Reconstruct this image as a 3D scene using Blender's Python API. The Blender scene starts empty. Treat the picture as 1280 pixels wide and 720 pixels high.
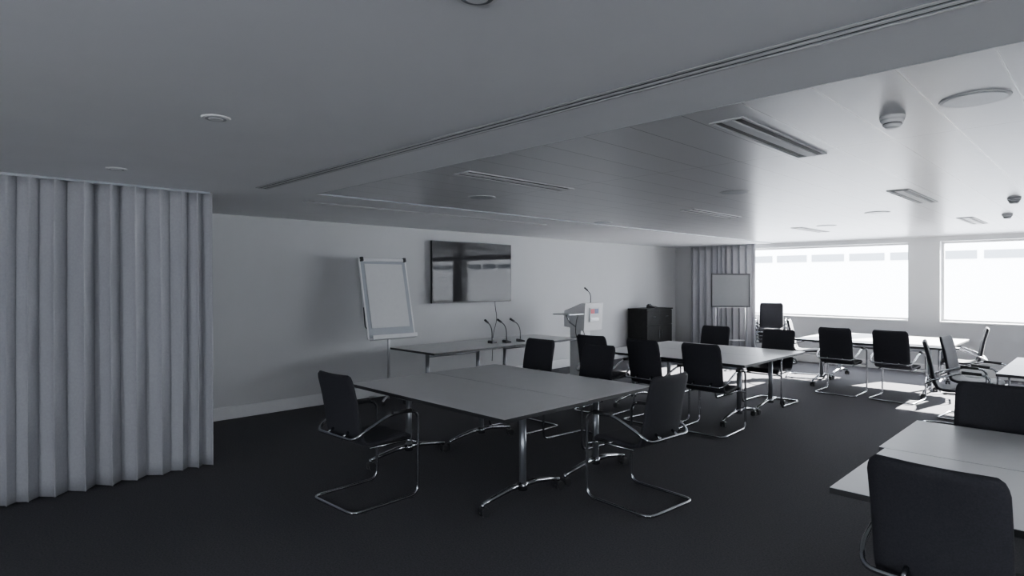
import bpy, bmesh, math, random
from mathutils import Vector, Matrix
random.seed(4)
S=bpy.context.scene
# ------------------------------------------------------------- materials
def newmat(name):
    m=bpy.data.materials.new(name); m.use_nodes=True
    return m, m.node_tree.nodes, m.node_tree.links, m.node_tree.nodes['Principled BSDF']
def mat(name,col,rough=0.5,metal=0.0,spec=0.5,noise=0.0,nscale=20,bump=0.0,bscale=200):
    m,N,L,b=newmat(name)
    b.inputs['Base Color'].default_value=(*col,1); b.inputs['Roughness'].default_value=rough
    b.inputs['Metallic'].default_value=metal; b.inputs['Specular IOR Level'].default_value=spec
    tc=N.new('ShaderNodeTexCoord')
    if noise>0:
        n=N.new('ShaderNodeTexNoise'); n.inputs['Scale'].default_value=nscale; n.inputs['Detail'].default_value=4
        L.new(tc.outputs['Object'],n.inputs['Vector'])
        r=N.new('ShaderNodeValToRGB')
        r.color_ramp.elements[0].position=0.3; r.color_ramp.elements[1].position=0.7
        r.color_ramp.elements[0].color=(*[c*(1-noise) for c in col],1)
        r.color_ramp.elements[1].color=(*[min(1,c*(1+noise)) for c in col],1)
        L.new(n.outputs['Fac'],r.inputs['Fac']); L.new(r.outputs['Color'],b.inputs['Base Color'])
    if bump>0:
        n=N.new('ShaderNodeTexNoise'); n.inputs['Scale'].default_value=bscale
        L.new(tc.outputs['Object'],n.inputs['Vector'])
        bp=N.new('ShaderNodeBump'); bp.inputs['Strength'].default_value=bump; bp.inputs['Distance'].default_value=0.002
        L.new(n.outputs['Fac'],bp.inputs['Height']); L.new(bp.outputs['Normal'],b.inputs['Normal'])
    return m
M={}
M['wall']=mat('wall_paint',(0.455,0.46,0.465),0.6,noise=0.015,nscale=3)
M['plaster']=mat('ceiling_plaster',(0.82,0.825,0.84),0.75,noise=0.02,nscale=2)
M['trim']=mat('trim_paint',(0.62,0.62,0.62),0.4,noise=0.02)
M['carpet']=mat('carpet_charcoal',(0.062,0.061,0.067),0.95,spec=0.15,noise=0.25,nscale=90,bump=0.5,bscale=500)
M['lam']=mat('laminate_grey',(0.56,0.56,0.56),0.38,noise=0.02,nscale=8)
M['edge']=mat('edge_black',(0.015,0.015,0.017),0.5,noise=0.1)
M['chrome']=mat('chrome',(0.44,0.45,0.47),0.2,metal=1.0,noise=0.02)
M['steel']=mat('grey_steel',(0.28,0.29,0.31),0.35,metal=0.8,noise=0.03)
M['black']=mat('black_plastic',(0.013,0.013,0.015),0.45,noise=0.1)
M['fabric']=mat('black_upholstery',(0.021,0.021,0.026),0.75,spec=0.3,noise=0.2,nscale=150,bump=0.5,bscale=400)
M['curtain']=mat('curtain_grey_cloth',(0.36,0.365,0.385),0.85,spec=0.2,noise=0.05,nscale=60,bump=0.25,bscale=600)
M['white']=mat('white_plastic',(0.72,0.72,0.72),0.4,noise=0.02)
M['ceilfit']=mat('ceiling_fitting_paint',(0.52,0.525,0.53),0.5,noise=0.02)
M['paper']=mat('flipchart_paper',(0.58,0.58,0.58),0.6,noise=0.02)
M['wb']=mat('grille_grey',(0.42,0.43,0.44),0.4,noise=0.02)
M['frame']=mat('easel_frame_grey',(0.32,0.34,0.37),0.4,noise=0.02)
M['panel']=mat('backlit_board_grey',(0.16,0.165,0.17),0.35,noise=0.02)  # board stands backlit; its shade is put into this darker grey
M['screen']=mat('tv_screen_glass',(0.012,0.012,0.014),0.03,spec=0.12,noise=0.05)
M['alu']=mat('aluminium',(0.5,0.5,0.51),0.4,metal=0.7,noise=0.02)
M['dark']=mat('slot_dark',(0.03,0.03,0.03),0.7,noise=0.1)
M['red']=mat('logo_red',(0.5,0.03,0.06),0.5,noise=0.05)
M['navy']=mat('logo_blue',(0.06,0.08,0.2),0.5,noise=0.05)
M['cab']=mat('cabinet_black_wood',(0.010,0.010,0.010),0.45,spec=0.2,noise=0.3,nscale=12)
M['facade']=mat('facade_render',(0.85,0.85,0.85),0.8,noise=0.02)
M['fwin']=mat('facade_window',(0.16,0.175,0.19),0.6,noise=0.03)
M['ground']=mat('outside_paving',(0.78,0.78,0.78),0.9,noise=0.05)
def tile_mat():
    m,N,L,b=newmat('ceiling_metal_tiles')
    tc=N.new('ShaderNodeTexCoord'); sp=N.new('ShaderNodeSeparateXYZ'); L.new(tc.outputs['Object'],sp.inputs[0])
    def mth(op,a,bv=None):
        n=N.new('ShaderNodeMath'); n.operation=op
        for i,v in enumerate((a,bv)):
            if v is None: continue
            if isinstance(v,(int,float)): n.inputs[i].default_value=v
            else: L.new(v,n.inputs[i])
        return n.outputs[0]
    def seam(c,off,per,w):
        f=mth('FRACT',mth('DIVIDE',mth('ADD',c,off),per))
        d=mth('ABSOLUTE',mth('SUBTRACT',f,0.5))
        return mth('GREATER_THAN',d,0.5-w/per/2)
    sx=seam(sp.outputs['X'],30.0,0.3,0.006)
    sy=seam(sp.outputs['Y'],30.0-2.59+0.15,1.5,0.006)
    s=mth('MAXIMUM',sx,sy)
    cx=mth('FLOOR',mth('DIVIDE',mth('ADD',sp.outputs['X'],30.0),0.3)); cy=mth('FLOOR',mth('DIVIDE',mth('ADD',sp.outputs['Y'],30.0-2.44),1.5))
    cb=N.new('ShaderNodeCombineXYZ'); L.new(cx,cb.inputs[0]); L.new(cy,cb.inputs[1])
    wn=N.new('ShaderNodeTexWhiteNoise'); L.new(cb.outputs[0],wn.inputs['Vector'])
    v=mth('ADD',mth('MULTIPLY',wn.outputs['Value'],0.04),0.96)
    mx=N.new('ShaderNodeMix'); mx.data_type='RGBA'
    L.new(s,mx.inputs[0]); mx.inputs[6].default_value=(0.54,0.545,0.56,1); mx.inputs[7].default_value=(0.17,0.17,0.175,1)
    ml=N.new('ShaderNodeMix'); ml.data_type='RGBA'; ml.blend_type='MULTIPLY'; ml.inputs[0].default_value=1
    L.new(mx.outputs[2],ml.inputs[6]); cc=N.new('ShaderNodeCombineColor')
    for i in range(3): L.new(v,cc.inputs[i])
    L.new(cc.outputs[0],ml.inputs[7]); L.new(ml.outputs[2],b.inputs['Base Color'])
    b.inputs['Roughness'].default_value=0.3
    bp=N.new('ShaderNodeBump'); bp.inputs['Strength'].default_value=0.3; bp.inputs['Distance'].default_value=0.002; bp.invert=True
    L.new(s,bp.inputs['Height']); L.new(bp.outputs['Normal'],b.inputs['Normal'])
    return m
M['tile']=tile_mat()
def glass_mat():
    m=bpy.data.materials.new('window_glass'); m.use_nodes=True; N=m.node_tree.nodes; L=m.node_tree.links; N.clear()
    o=N.new('ShaderNodeOutputMaterial'); t=N.new('ShaderNodeBsdfTransparent'); t.inputs[0].default_value=(0.95,0.97,0.98,1)
    g=N.new('ShaderNodeBsdfGlossy'); g.inputs['Roughness'].default_value=0.02
    fr=N.new('ShaderNodeFresnel'); fr.inputs[0].default_value=1.3
    mx=N.new('ShaderNodeMixShader'); L.new(fr.outputs[0],mx.inputs[0]); L.new(t.outputs[0],mx.inputs[1]); L.new(g.outputs[0],mx.inputs[2]); L.new(mx.outputs[0],o.inputs[0])
    return m
M['glass']=glass_mat()
# ------------------------------------------------------------- mesh builder
class MB:
    def __init__(s,name): s.name=name; s.bm=bmesh.new(); s.mats=[]
    def mi(s,k):
        if k not in s.mats: s.mats.append(k)
        return s.mats.index(k)
    def box(s,lo,hi,k,bev=0.0,rot=None,piv=None,smooth=False):
        t=bmesh.new(); c=[(a+b)/2 for a,b in zip(lo,hi)]; d=[abs(b-a) for a,b in zip(lo,hi)]
        bmesh.ops.create_cube(t,size=1.0,matrix=Matrix.Translation(c)@Matrix.Diagonal((*d,1)))
        if bev>0: bmesh.ops.bevel(t,geom=list(t.edges),offset=bev,segments=2,affect='EDGES',profile=0.5)
        if rot is not None:
            p=Vector(piv if piv is not None else c)
            bmesh.ops.transform(t,matrix=Matrix.Translation(p)@rot@Matrix.Translation(-p),verts=t.verts)
        s.merge(t,k,smooth)
    def merge(s,t,k,smooth):
        i=s.mi(k); mp={}
        for v in t.verts: mp[v]=s.bm.verts.new(v.co)
        for f in t.faces:
            try:
                nf=s.bm.faces.new([mp[v] for v in f.verts]); nf.material_index=i; nf.smooth=smooth and len(f.verts)==4
            except ValueError: pass
        t.free()
    def cyl(s,p0,p1,r,k,r2=None,seg=16):
        p0=Vector(p0);p1=Vector(p1); d=p1-p0
        t=bmesh.new()
        bmesh.ops.create_cone(t,cap_ends=True,segments=seg,radius1=r,radius2=r if r2 is None else r2,depth=d.length,
            matrix=Matrix.Translation((p0+p1)/2)@d.to_track_quat('Z','Y').to_matrix().to_4x4())
        s.merge(t,k,True)
    def tube(s,pts,r,k,closed=False,seg=10,fil=0.0,radii=None):
        P=[Vector(p) for p in pts]
        if fil>0:
            Q=[];n=len(P)
            for i,p in enumerate(P):
                if not closed and i in (0,n-1): Q.append(p); continue
                a=P[i-1]-p; b=P[(i+1)%n]-p
                f=min(fil,a.length*0.48,b.length*0.48)
                pa=p+a.normalized()*f; pb=p+b.normalized()*f
                for j in range(6):
                    u=j/5; Q.append((1-u)**2*pa+2*u*(1-u)*p+u*u*pb)
            P=Q
        n=len(P); i_m=s.mi(k); rings=[]; up=None
        for i,p in enumerate(P):
            if closed: tan=(P[(i+1)%n]-P[i-1])
            else: tan=P[min(i+1,n-1)]-P[max(i-1,0)]
            if tan.length<1e-9: tan=Vector((0,0,1))
            tan.normalize()
            if up is None: up=tan.orthogonal().normalized()
            up=(up-tan*up.dot(tan)); up.normalize(); w=tan.cross(up)
            rr=r if radii is None else radii[i]
            rings.append([s.bm.verts.new(p+rr*(math.cos(2*math.pi*j/seg)*up+math.sin(2*math.pi*j/seg)*w)) for j in range(seg)])
        m=n if closed else n-1
        for i in range(m):
            A=rings[i];B=rings[(i+1)%n]; off=0
            if closed and i==n-1:
                off=min(range(seg),key=lambda o:(A[0].co-B[o].co).length)
            for j in range(seg):
                f=s.bm.faces.new((A[j],A[(j+1)%seg],B[(j+1+off)%seg],B[(j+off)%seg])); f.material_index=i_m; f.smooth=True
        if not closed:
            for R in (rings[0],rings[-1]):
                f=s.bm.faces.new(R); f.material_index=i_m
    def poly(s,pts,k,smooth=False):
        f=s.bm.faces.new([s.bm.verts.new(p) for p in pts]); f.material_index=s.mi(k); f.smooth=smooth
    def prism(s,prof,axis,a,b,k,bev=0.0):
        t=bmesh.new()
        def P(q,w): return (w,q[0],q[1]) if axis=='x' else ((q[0],w,q[1]) if axis=='y' else (q[0],q[1],w))
        A=[t.verts.new(P(q,a)) for q in prof]; B=[t.verts.new(P(q,b)) for q in prof]
        t.faces.new(A); t.faces.new(B[::-1]); n=len(prof)
        for i in range(n): t.faces.new((A[i],B[i],B[(i+1)%n],A[(i+1)%n]))
        if bev>0: bmesh.ops.bevel(t,geom=list(t.edges),offset=bev,segments=2,affect='EDGES',profile=0.5)
        s.merge(t,k,False)
    def mesh(s):
        bmesh.ops.recalc_face_normals(s.bm,faces=s.bm.faces)
        me=bpy.data.meshes.new(s.name); s.bm.to_mesh(me); s.bm.free()
        for k in s.mats: me.materials.append(M[k])
        return me
    def obj(s,loc=(0,0,0),rz=0):
        return place(s.name,s.mesh(),loc,rz)
def place(name,me,loc=(0,0,0),rz=0):
    o=bpy.data.objects.new(name,me); S.collection.objects.link(o); o.location=loc; o.rotation_euler=(0,0,rz); return o
# ------------------------------------------------------------- room
XW,XE,YN,YS=-7.48,4.5,12.9,-4.0
H=2.44; HT=2.452
def simple(name,lo,hi,k,bev=0.0):
    b=MB(name); b.box(lo,hi,k,bev); return b.obj()
simple('floor',(XW-.2,YS-.3,-.1),(XE+.3,YN+.3,0),'carpet')
simple('wall_west',(XW-.2,YS-.3,0),(XW,YN+.3,2.8),'wall')
Z0,Z1=0.93,2.35
def winwall(name,base,wins,a0,a1,axis,Z0=Z0,Z1=Z1,sg=1):
    def P(u,v,z): return (u,base+v*sg,z) if axis=='x' else (base+v*sg,u,z)
    b=MB(name)
    def bx(bb,u0,v0,z0,u1,v1,z1,k,bev=0): bb.box(P(u0,v0,z0),P(u1,v1,z1),k,bev)
    bx(b,a0,0,0,a1,.3,Z0,'wall'); bx(b,a0,0,Z1,a1,.3,2.8,'wall')
    xs=[a0]+[v for w in wins for v in w]+[a1]
    for i in range(0,len(xs),2): bx(b,xs[i],0,Z0,xs[i+1],.3,Z1,'wall')
    b.obj()
    global nwin
    for a,c in wins:
        nwin+=1; b=MB('window_%d'%nwin); y=.2; f=.035
        bx(b,a,y-.03,Z0,c,y+.03,Z0+f,'white'); bx(b,a,y-.03,Z1-f,c,y+.03,Z1,'white')
        bx(b,a,y-.03,Z0+f,a+f,y+.03,Z1-f,'white'); bx(b,c-f,y-.03,Z0+f,c,y+.03,Z1-f,'white')
        b.poly([P(a+f,y,Z0+f),P(c-f,y,Z0+f),P(c-f,y,Z1-f),P(a+f,y,Z1-f)],'glass')
        bx(b,a,-.02,Z0-.025,c,.17,Z0+.001,'white',.004)
        b.obj()
        L=bpy.data.lights.new('window_portal','AREA'); L.shape='RECTANGLE'; L.size=c-a; L.size_y=Z1-Z0; L.cycles.is_portal=True
        o=bpy.data.objects.new('window_portal',L); S.collection.objects.link(o); o.location=P((a+c)/2,.26,(Z0+Z1)/2)
        nd=Vector((0,-sg,0)) if axis=='x' else Vector((-sg,0,0))
        o.rotation_euler=nd.to_track_quat('-Z','Y').to_euler()
        if abs((o.rotation_euler.to_matrix()@Vector((0,1,0))).z)<.5: L.size,L.size_y=L.size_y,L.size
nwin=0
winwall('wall_north',YN,[(-5.75,-2.73),(-2.245,0.62),(1.1,3.95)],XW,XE+.3,'x')
winwall('wall_east',XE,[(-1.9,.3)],YS,YN,'y')  # this window is added out of view, to fill the near end with light
winwall('wall_south',YS,[(-2.0,-.6)],XW,XE+.3,'x',sg=-1)  # unseen window added as fill; the curtain keeps its light off the west wall
bb=.15
simple('baseboard_west',(XW,YS,0),(XW+.018,YN,bb),'trim',.004)
simple('baseboard_north',(XW+.018,YN-.018,0),(XE,YN,bb),'trim',.004)
simple('baseboard_east',(XE-.018,YS,0),(XE,YN-.018,bb),'trim',.004)
simple('baseboard_south',(XW+.018,YS,0),(XE-.018,YS+.018,bb),'trim',.004)
XT,YT=-5.17,2.59
b=MB('ceiling'); 
b.box((XW,YS,H),(XE,YT,H+.2),'plaster'); b.box((XW,YT,H),(XT,YN,H+.2),'plaster'); b.box((XT,YN-.06,H),(XE,YN,H+.2),'plaster')
b.box((XT,YT,HT),(XE,YN-.06,HT+.12),'tile')
b.obj()
b=MB('trim_1'); b.box((XT,YT-.0,H-.002),(XE,YT+.008,H+.03),'wb'); b.box((XT,YT+.01,H-.001),(XT+.008,YN-.06,H+.03),'frame'); b.obj()
def slot(name,lo,hi,axis,n=2):
    b=MB(name); x0,y0=lo;x1,y1=hi; z=H
    b.box((x0,y0,z-.003),(x1,y1,z+.001),'frame')
    def bar(u,w):
        if axis=='x': b.box((x0,y0+u,z-.005),(x1,y0+u+w,z-.001),'ceilfit')
        else: b.box((x0+u,y0,z-.005),(x0+u+w,y1,z-.001),'ceilfit')
    W=(y1-y0) if axis=='x' else (x1-x0); w=.018
    for i in range(n+1): bar(i*(W-w)/n,w)
    for i in range(n):
        u=i*(W-w)/n+w+.003; ww=(W-w)/n-w-.006
        if axis=='x': b.box((x0,y0+u,z-.0036),(x1,y0+u+ww*.55,z-.001),'dark')
        else: b.box((x0+u,y0,z-.0036),(x0+u+ww*.55,y1,z-.001),'dark')
    return b.obj()
slot('ceiling_slot_diffuser',(-5.15,2.04),(XE-.2,2.14),'x',2)
slot('ceiling_slot_diffuser.001',(-5.75,2.75),(-5.67,6.3),'y',2)
def diff():
    b=MB('ceiling_air_diffuser')
    w,l=.088,.6
    b.box((-w,-l,-.003),(w,l,0),'ceilfit')
    for x in (-w,w-.01): b.box((x,-l,-.007),(x+.01,l,-.001),'ceilfit')
    for y in (-l,l-.01): b.box((-w,y,-.007),(w,y+.01,-.001),'ceilfit')
    for x in (-.066,.036): b.box((x,-l+.03,-.0045),(x+.030,l-.03,-.002),'dark')
    b.box((-.03,-l+.01,-.009),(.03,l-.01,-.002),'ceilfit',.003)
    return b.mesh()
me=diff(); k=0
for x in (-1.38,-3.42,1.35):
    for y in (3.46,6.75,10.0):
        place('ceiling_air_diffuser'+('' if k==0 else '.%03d'%k),me,(x,y,HT)); k+=1
def disc(name,r,kind):
    b=MB(name)
    if kind=='down':
        b.cyl((0,0,-.006),(0,0,0),r*.92,'white',r2=r,seg=32); b.cyl((0,0,-.0075),(0,0,-.0055),r*.72,'steel',seg=32)
        b.cyl((0,0,-.010),(0,0,-.007),r*.5,'white',seg=24)
    elif kind=='speaker':
        b.cyl((0,0,-.005),(0,0,0),r*.97,'ceilfit',r2=r,seg=40); b.cyl((0,0,-.0065),(0,0,-.0045),r*.88,'frame',seg=40)
    else:
        b.cyl((0,0,-.018),(0,0,0),r,'white',seg=32); b.cyl((0,0,-.036),(0,0,-.018),r*.8,'white',r2=r*.95,seg=32)
        b.cyl((0,0,-.041),(0,0,-.035),r*.72,'dark',seg=32); b.cyl((0,0,-.057),(0,0,-.041),r*.5,'white',r2=r*.78,seg=32)
    return b.mesh()
def many(name,me,locs):
    for i,l in enumerate(locs): place(name+('' if i==0 else '.%03d'%i),me,l[:3],l[3] if len(l)>3 else 0)
many('recessed_downlight',disc('recessed_downlight',.066,'down'),[(-1.25,1.10,H),(-3.08,1.03,H),(-4.97,1.0,H),(.6,1.1,H)])
many('ceiling_speaker',disc('ceiling_speaker',.13,'speaker'),[(-.45,3.31,HT),(-4.3,3.85,HT),(-2.45,5.25,HT),(-2.0,8.0,HT),(-3.0,9.4,HT),(-5.0,6.7,HT)])
many('smoke_detector',disc('smoke_detector',.055,'smoke'),[(-.78,3.38,HT),(-.95,9.3,HT),(-.72,7.55,HT)])
# ------------------------------------------------------------- curtains
def curtain(name,axis,fixed,a,c,top,wl,amp,seed,bot=.015):
    b=MB(name); n=int((c-a)/.008); nz=20
    ph=[];p=0
    for i in range(n+1):
        t=i*.8
        p+=2*math.pi*.008/(wl*(1+.2*math.sin(t*.037+seed)+.12*math.sin(t*.1+seed*2))); ph.append(p)
    rows=[]
    for j in range(nz+1):
        v=j/nz; z=top-(top-bot)*v; row=[]
        for i in range(n+1):
            u=a+(c-a)*i/n; t=i*.8
            A=amp*(.85+.3*v)*(1+.25*math.sin(t*.06+seed))
            q=ph[i]+.25*math.sin(v*2.6+t*.025)
            w=A*math.sin(q)+A*.12*math.sin(ph[i]*.51+v*1.5+seed)
            du=wl*.11*math.sin(2*q)*(.6+v*.4)
            pt=(fixed+w,u+du,z) if axis=='y' else (u+du,fixed+w,z)
            row.append(b.bm.verts.new(pt))
        rows.append(row)
    mi=b.mi('curtain')
    for j in range(nz):
        for i in range(n):
            f=b.bm.faces.new((rows[j][i],rows[j][i+1],rows[j+1][i+1],rows[j+1][i])); f.material_index=mi; f.smooth=True
    if axis=='y': b.box((fixed-.02,a,top),(fixed+.02,c,top+.018),'frame')
    else: b.box((a,fixed-.02,top),(c,fixed+.02,top+.018),'frame')
    o=b.obj(); md=o.modifiers.new('thickness','SOLIDIFY'); md.thickness=.004
    return o
curtain('curtain','y',-5.72,-1.9,1.86,H-.019,.155,.056,3)
curtain('curtain.001','x',12.72,-7.0,-5.45,H-.019,.15,.045,8)
# ------------------------------------------------------------- chair
def chair_mesh():
    b=MB('conference_chair')
    prof=[(.235,.425),(.225,.452),(.19,.468),(.08,.462),(-.05,.452),(-.13,.455),(-.185,.48),(-.215,.53),(-.235,.62),(-.25,.72),(-.27,.82),(-.293,.91),(-.31,.972)]
    P=[Vector(p) for p in prof]; Q=[]
    for i in range(len(P)-1):
        p0=P[max(i-1,0)];p1=P[i];p2=P[i+1];p3=P[min(i+2,len(P)-1)]
        for t in (0,.33,.66):
            Q.append(.5*((2*p1)+(-p0+p2)*t+(2*p0-5*p1+4*p2-p3)*t*t+(-p0+3*p1-3*p2+p3)*t**3))
    Q.append(P[-1]); n=len(Q); th=.034; mi=b.mi('fabric')
    cols=[-1,-.97,-.8,-.4,0,.4,.8,.97,1]
    top=[];bot=[]
    for i,q in enumerate(Q):
        tg=(Q[min(i+1,n-1)]-Q[max(i-1,0)]).normalized(); nr=Vector((-tg.y,tg.x))
        if nr.dot(Vector((1,1)))<0: nr=-nr
        e=min(i,n-1-i); hw=.222
        if n-1-i<4: hw-= [.032,.014,.005,.0][n-1-i] 
        if i<3: hw-=[.03,.012,.004][i]
        rt=[];rb=[]
        for c in cols:
            ed=1 if abs(c)<.9 else (.8 if abs(c)<.99 else .35)
            if e==0: ed*=.45
            dish=.014*(abs(c)**2)*(1 if i>n*.5 else .3)
            x=c*hw; base=q+nr*dish
            a=base+nr*th*.5*ed; d=base-nr*th*.5*ed
            rt.append(b.bm.verts.new((x,a.x,a.y))); rb.append(b.bm.verts.new((x,d.x,d.y)))
        top.append(rt);bot.append(rb)
    m=len(cols)
    def F(*v):
        f=b.bm.faces.new(v); f.material_index=mi; f.smooth=True
    for i in range(n-1):
        for j in range(m-1):
            F(top[i][j],top[i][j+1],top[i+1][j+1],top[i+1][j]); F(bot[i][j],bot[i+1][j],bot[i+1][j+1],bot[i][j+1])
        F(top[i][0],top[i+1][0],bot[i+1][0],bot[i][0]); F(top[i][-1],bot[i][-1],bot[i+1][-1],top[i+1][-1])
    for j in range(m-1):
        F(top[0][j],bot[0][j],bot[0][j+1],top[0][j+1]); F(top[-1][j],top[-1][j+1],bot[-1][j+1],bot[-1][j])
    w=.268; r=.0115
    pts=[(-w,-.31,r+.003),(w,-.31,r+.003),(w,.27,r+.003),(w,.27,.655),(w,.02,.665),(w,-.2,.58),(w-.03,-.285,.52),(-w+.03,-.285,.52),(-w,-.2,.58),(-w,.02,.665),(-w,.27,.655),(-w,.27,r+.003)]
    b.tube(pts,r,'chrome',closed=True,fil=.075)
    b.tube([(-w,.262,.415),(w,.262,.415)],.010,'chrome')
    for sx in (-1,1):
        b.tube([(sx*w,.262,.415),(sx*.19,.24,.42),(sx*.19,-.12,.425)],.009,'chrome',fil=.03)
        b.tube([(sx*w,.20,.663),(sx*w,.03,.672)],.017,'black',seg=10)
        b.tube([(sx*.10,-.285,.52),(sx*.10,-.235,.55)],.01,'chrome')
        for y in (-.22,.2): b.box((sx*w-.012,y-.02,0),(sx*w+.012,y+.02,.008),'black')
    return b.mesh()
CH=chair_mesh()
chairs=[]
def chair(x,y,deg):
    a=math.radians(deg); d=Vector((-math.sin(a),math.cos(a)))
    p=Vector((x,y))+d*.29
    nm='conference_chair'+('' if not chairs else '.%03d'%len(chairs))
    chairs.append(place(nm,CH,(p.x,p.y,0),a))
chair(-4.04,2.17,3)
chair(-2.28,3.86,86)
chair(-4.72,5.14,180); chair(-3.88,5.14,176)
chair(-4.62,5.95,2); chair(-3.87,5.93,-3); chair(-3.17,5.98,3)
chair(-4.25,8.5,180); chair(-3.33,8.52,178)
chair(-2.9,9.42,0); chair(-2.2,9.4,-4)
chair(-4.05,10.8,-75); chair(-1.35,10.95,100)
chair(-1.55,8.12,-80); chair(-1.5,8.95,-95)
chair(-.48,2.64,-4); chair(-.56,5.0,178)
chair(.6,2.3,5); chair(.5,5.05,180)
st=bpy.data.objects.new('stacked_chairs',None); S.collection.objects.link(st); st.location=(-4.95,12.25,0); st.rotation_euler=(0,0,math.radians(200))
for i in range(4):
    o=place('chair_%d'%(i+1),CH,(0,.035*i,.075*i)); o.parent=st
# ------------------------------------------------------------- tables
def table_mesh(L,W,name='folding_conference_table'):
    b=MB(name); x,y=L/2-.003,W/2-.003
    b.box((-x,-y,.702),(x,y,.7285),'edge',.002); b.box((-x+.002,-y+.002,.728),(x-.002,y-.002,.7305),'lam')
    lx=L/2-.27; 
    for yy in (-.16,.16): b.box((-lx-.05,yy-.02,.665),(lx+.05,yy+.02,.702),'steel',.003)
    fy=W/2-.05
    for s in (-1,1):
        X=s*lx
        b.box((X-.03,-W*.36,.675),(X+.03,W*.36,.7),'steel',.003)
        b.cyl((X,0,.66),(X,0,.69),.05,'steel')
        b.cyl((X,0,.11),(X,0,.665),.027,'steel',seg=20)
        b.cyl((X,0,.095),(X,0,.155),.036,'chrome',seg=20)
        for t in (-1,1):
            b.tube([(X,0,.135),(X,t*fy*.35,.130),(X,t*fy*.7,.108),(X,t*fy,.085)],.018,'chrome',radii=[.024,.021,.018,.014])
            b.cyl((X,t*fy,.06),(X,t*fy,.095),.013,'chrome')
            b.box((X-.028,t*fy-.025,.035),(X+.028,t*fy+.025,.068),'black',.006)
            for q in (-.02,.02): b.cyl((X+q-.01,t*fy+.008,.031),(X+q+.01,t*fy+.008,.031),.031,'black',seg=20)
    b.tube([(-lx,0,.62),(lx,0,.62)],.015,'steel')
    return b.mesh()
T=table_mesh(2.0,.9); k=0
def table(x,y,rz=0,me=None):
    global k
    place('folding_conference_table'+('' if k==0 else '.%03d'%k),me or T,(x,y,0),math.radians(rz)); k+=1
table(-3.86,3.21); table(-3.87,4.11)
table(-3.87,6.85); table(-3.87,7.75)
table(-2.66,10.38); table(-2.66,11.28)
table(.085,3.34); table(.055,4.242)
table(.13,8.05); table(.13,8.95)
T2=table_mesh(1.45,1.0)
table(-6.6,5.375,90,T2); table(-6.6,6.83,90,T2)
# ------------------------------------------------------------- TV
b=MB('wall_television')
y0,y1,z0,z1=5.60,7.30,1.30,2.27; x=XW+.045
b.box((XW+.002,y0+.3,z0+.2),(XW+.045,y1-.3,z1-.2),'black')
b.box((x,y0,z0),(x+.04,y1,z1),'black',.005)
b.box((x+.0395,y0+.014,z0+.022),(x+.0415,y1-.014,z1-.014),'screen')
b.tube([(x,6.95,z0+.05),(x+.01,6.95,z0-.1),(XW+.03,7.02,1.0),(XW+.03,6.92,.75),(XW+.03,6.9,.3)],.005,'black',fil=.12,seg=6)
b.obj()
# ------------------------------------------------------------- flipchart
def flip():
    b=MB('flipchart_easel')
    R=Matrix.Rotation(math.radians(-13),4,'Y'); pv=(0,0,.88)
    def bx(lo,hi,k,bv=0): b.box(lo,hi,k,bv,rot=R,piv=pv)
    bx((0,-.36,.88),(.018,.36,1.98),'frame',.004)
    bx((.018,-.30,1.02),(.026,.30,1.90),'paper',.002)
    bx((-.004,-.375,.88),(.022,-.355,1.98),'white'); bx((-.004,.355,.88),(.022,.375,1.98),'white')
    bx((-.002,-.36,1.935),(.045,.36,1.975),'white',.006)
    for y in (-.34,.34): bx((.02,y-.02,1.93),(.06,y+.02,1.99),'black',.006)
    bx((.0,-.35,.86),(.11,.35,.885),'white',.005); bx((.1,-.35,.87),(.11,.35,.915),'white',.003)
    for i,c in enumerate(('navy','red','black')): b.cyl((.05,-.25+.12*i,.905),(.05,-.15+.12*i,.905),.009,c,seg=10)
    b.tube([(-.08,0,.05),(-.08,0,.9),(-.14,0,1.1)],.018,'alu',fil=.08)
    b.box((-.13,-.05,.95),(-.05,.05,1.05),'alu',.004)
    for a in range(5):
        t=a*2*math.pi/5+.3; e=(-.08+.3*math.cos(t),.3*math.sin(t)*.8)
        b.tube([(-.08,0,.10),(e[0],e[1],.065)],.014,'alu')
        b.cyl((e[0],e[1]-.012,.028),(e[0],e[1]+.012,.028),.028,'black'); b.cyl((e[0],e[1],.03),(e[0],e[1],.07),.008,'alu')
    b.tube([(-.02,-.37,1.02),(-.02,-.395,1.05),(-.06,-.395,1.3)],.008,'black')
    return b.mesh()
place('flipchart_easel',flip(),(-6.93,4.26+.31,0),0)
# ------------------------------------------------------------- desk microphones
def mic(nm='gooseneck_microphone'):
    b=MB(nm); b.prism([(-.05,0),(.06,0),(.06,.02),(-.03,.045),(-.05,.04)],'x',-.045,.045,'black',.004)
    b.tube([(0,.0,.04),(0,.0,.18),(0,-.04,.27),(0,-.12,.32)],.007,'black',fil=.06)
    b.tube([(0,-.10,.31),(0,-.17,.35)],.016,'black',seg=12)
    b.cyl((.02,-.03,.04),(.02,-.03,.043),.008,'red')
    return b.mesh()
MC=mic()
many('gooseneck_microphone',MC,[(-6.5,6.02,.7305,math.radians(10)),(-6.42,6.24,.7305,math.radians(-5)),(-6.38,6.49,.7305,math.radians(-20))])
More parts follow.
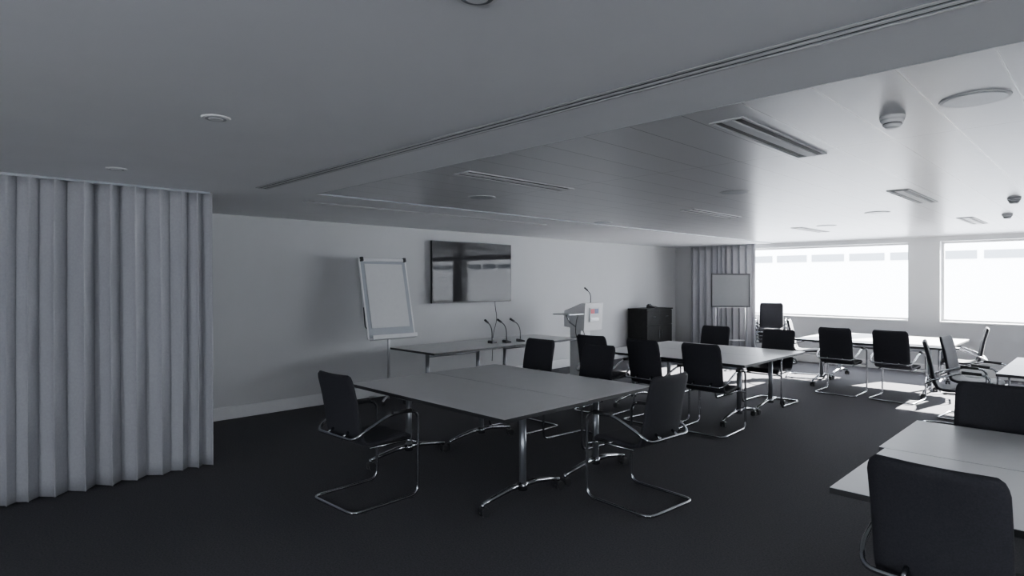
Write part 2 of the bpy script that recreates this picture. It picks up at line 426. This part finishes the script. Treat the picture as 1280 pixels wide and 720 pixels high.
# ------------------------------------------------------------- lectern
b=MB('lectern')
b.box((-6.78,7.98,0),(-6.4,8.42,.03),'alu',.005)
b.box((-6.70,8.04,.03),(-6.46,8.30,.88),'white',.006)
b.prism([(-6.80,.86),(-6.36,.80),(-6.33,1.27),(-6.42,1.27),(-6.80,1.13)],'y',8.0,8.5,'white',.006)
b.box((-6.345,8.12,.95),(-6.322,8.38,1.19),'paper',.001)
b.box((-6.323,8.14,1.09),(-6.319,8.24,1.17),'red'); b.box((-6.323,8.25,1.09),(-6.319,8.35,1.17),'navy'); b.box((-6.323,8.14,.98),(-6.319,8.36,1.02),'alu')
b.box((-6.72,7.62,1.08),(-6.36,8.01,1.10),'alu',.003)
b.tube([(-6.5,7.7,1.08),(-6.55,7.85,.95),(-6.55,8.04,.85)],.012,'chrome')
b.tube([(-6.45,8.3,1.25),(-6.45,8.3,1.42),(-6.52,8.28,1.50)],.006,'black',fil=.05); b.tube([(-6.50,8.285,1.48),(-6.56,8.27,1.53)],.013,'black')
b.tube([(-6.4,7.9,1.08),(-6.3,7.72,.98),(-6.34,7.75,.75),(-6.25,7.85,.5),(-6.32,7.9,.15),(-6.2,7.95,.012)],.007,'black',fil=.1,seg=6)
b.tube([(-6.4,8.02,.84),(-6.25,7.95,.6),(-6.3,8.0,.3),(-6.15,8.1,.012)],.006,'black',fil=.1,seg=6)
b.obj()
# ------------------------------------------------------------- cabinet + phone
b=MB('equipment_cabinet')
x0,x1,y0,y1,zt=-7.42,-6.95,10.85,11.85,1.06
b.box((x0,y0,.06),(x1-.02,y1,zt-.03),'cab',.004); b.box((x0-.005,y0-.015,zt-.03),(x1+.01,y1+.015,zt),'cab',.004); b.box((x0+.04,y0+.04,0),(x1-.05,y1-.04,.06),'black')
m=(y0+y1)/2
for a,c in ((y0+.01,m-.004),(m+.004,y1-.01)):
    b.box((x1-.02,a,.08),(x1,c,.70),'cab',.003)
    b.box((x1-.02,a,.71),(x1,c,1.02),'cab',.003)
    b.box((x1,(a+c)/2-.06,.88),(x1+.02,(a+c)/2+.06,.892),'chrome',.003)
for y in (m-.05,m+.04): b.box((x1,y,.42),(x1+.02,y+.012,.6),'chrome',.003)
b.obj()
b=MB('conference_phone'); b.prism([(-.09,0),(.1,0),(.1,.02),(-.07,.07),(-.09,.06)],'y',-.12,.12,'black',.006)
b.box((-.06,-.15,.05),(-.02,.02,.09),'black',.01); b.box((0,-.02,.045),(.05,.09,.05),'wb',rot=Matrix.Rotation(.3,4,'Y')); b.obj((-7.15,11.35,1.06),.3)
# ------------------------------------------------------------- mobile display board
b=MB('mobile_whiteboard')
b.box((-.38,-.015,1.12),(.38,.0,1.78),'panel',.003)
for lo,hi in (((-.395,-.025,1.10),(.395,.01,1.125)),((-.395,-.025,1.775),(.395,.01,1.80)),((-.395,-.025,1.1),(-.375,.01,1.8)),((.375,-.025,1.1),(.395,.01,1.8))): b.box(lo,hi,'black',.003)
b.box((-.3,-.07,1.08),(.3,-.01,1.10),'alu',.003)
for s in (-1,1):
    b.tube([(s*.3,.02,.06),(s*.3,.02,1.6)],.014,'alu'); b.tube([(s*.3,-.25,.06),(s*.3,.27,.06)],.014,'alu')
    for y in (-.25,.27): b.cyl((s*.3-.012,y,.028),(s*.3+.012,y,.028),.028,'black')
b.tube([(-.3,.02,.4),(.3,.02,.4)],.012,'alu')
b.obj((-5.74,12.12,0),math.radians(40))
# ------------------------------------------------------------- outside
b=MB('opposite_building'); 
b.box((-45,27,-4),(30,28,5.2),'facade')
x=-44
while x<28:
    b.box((x,26.97,2.45),(x+1.25,27.02,2.75),'fwin'); x+=1.45
b.obj()
simple('outside_ground',(-60,13.3,-4.2),(50,60,-4),'ground')
simple('outside_ground.001',(4.9,-40,-4.2),(50,13.3,-4),'ground')
w=bpy.data.worlds.new('World'); S.world=w; w.use_nodes=True
bg=w.node_tree.nodes['Background']; bg.inputs[0].default_value=(0.87,0.915,1.0,1); bg.inputs[1].default_value=24
sl=bpy.data.lights.new('sun','SUN'); sl.energy=170; sl.angle=.009; sl.color=(1,.96,.93)
so=bpy.data.objects.new('sun',sl); S.collection.objects.link(so); so.location=(3,20,12)
so.rotation_euler=Vector((-.30,-1,-.56)).to_track_quat('-Z','Y').to_euler()
# ------------------------------------------------------------- camera
cd=bpy.data.cameras.new('camera'); cd.lens=752/1280*36; cd.sensor_width=36; cd.shift_y=-9/1280; cd.clip_start=.05
co=bpy.data.objects.new('camera',cd); S.collection.objects.link(co); co.location=(0,0,1.65); co.rotation_euler=(math.pi/2,0,math.radians(45.3)); S.camera=co
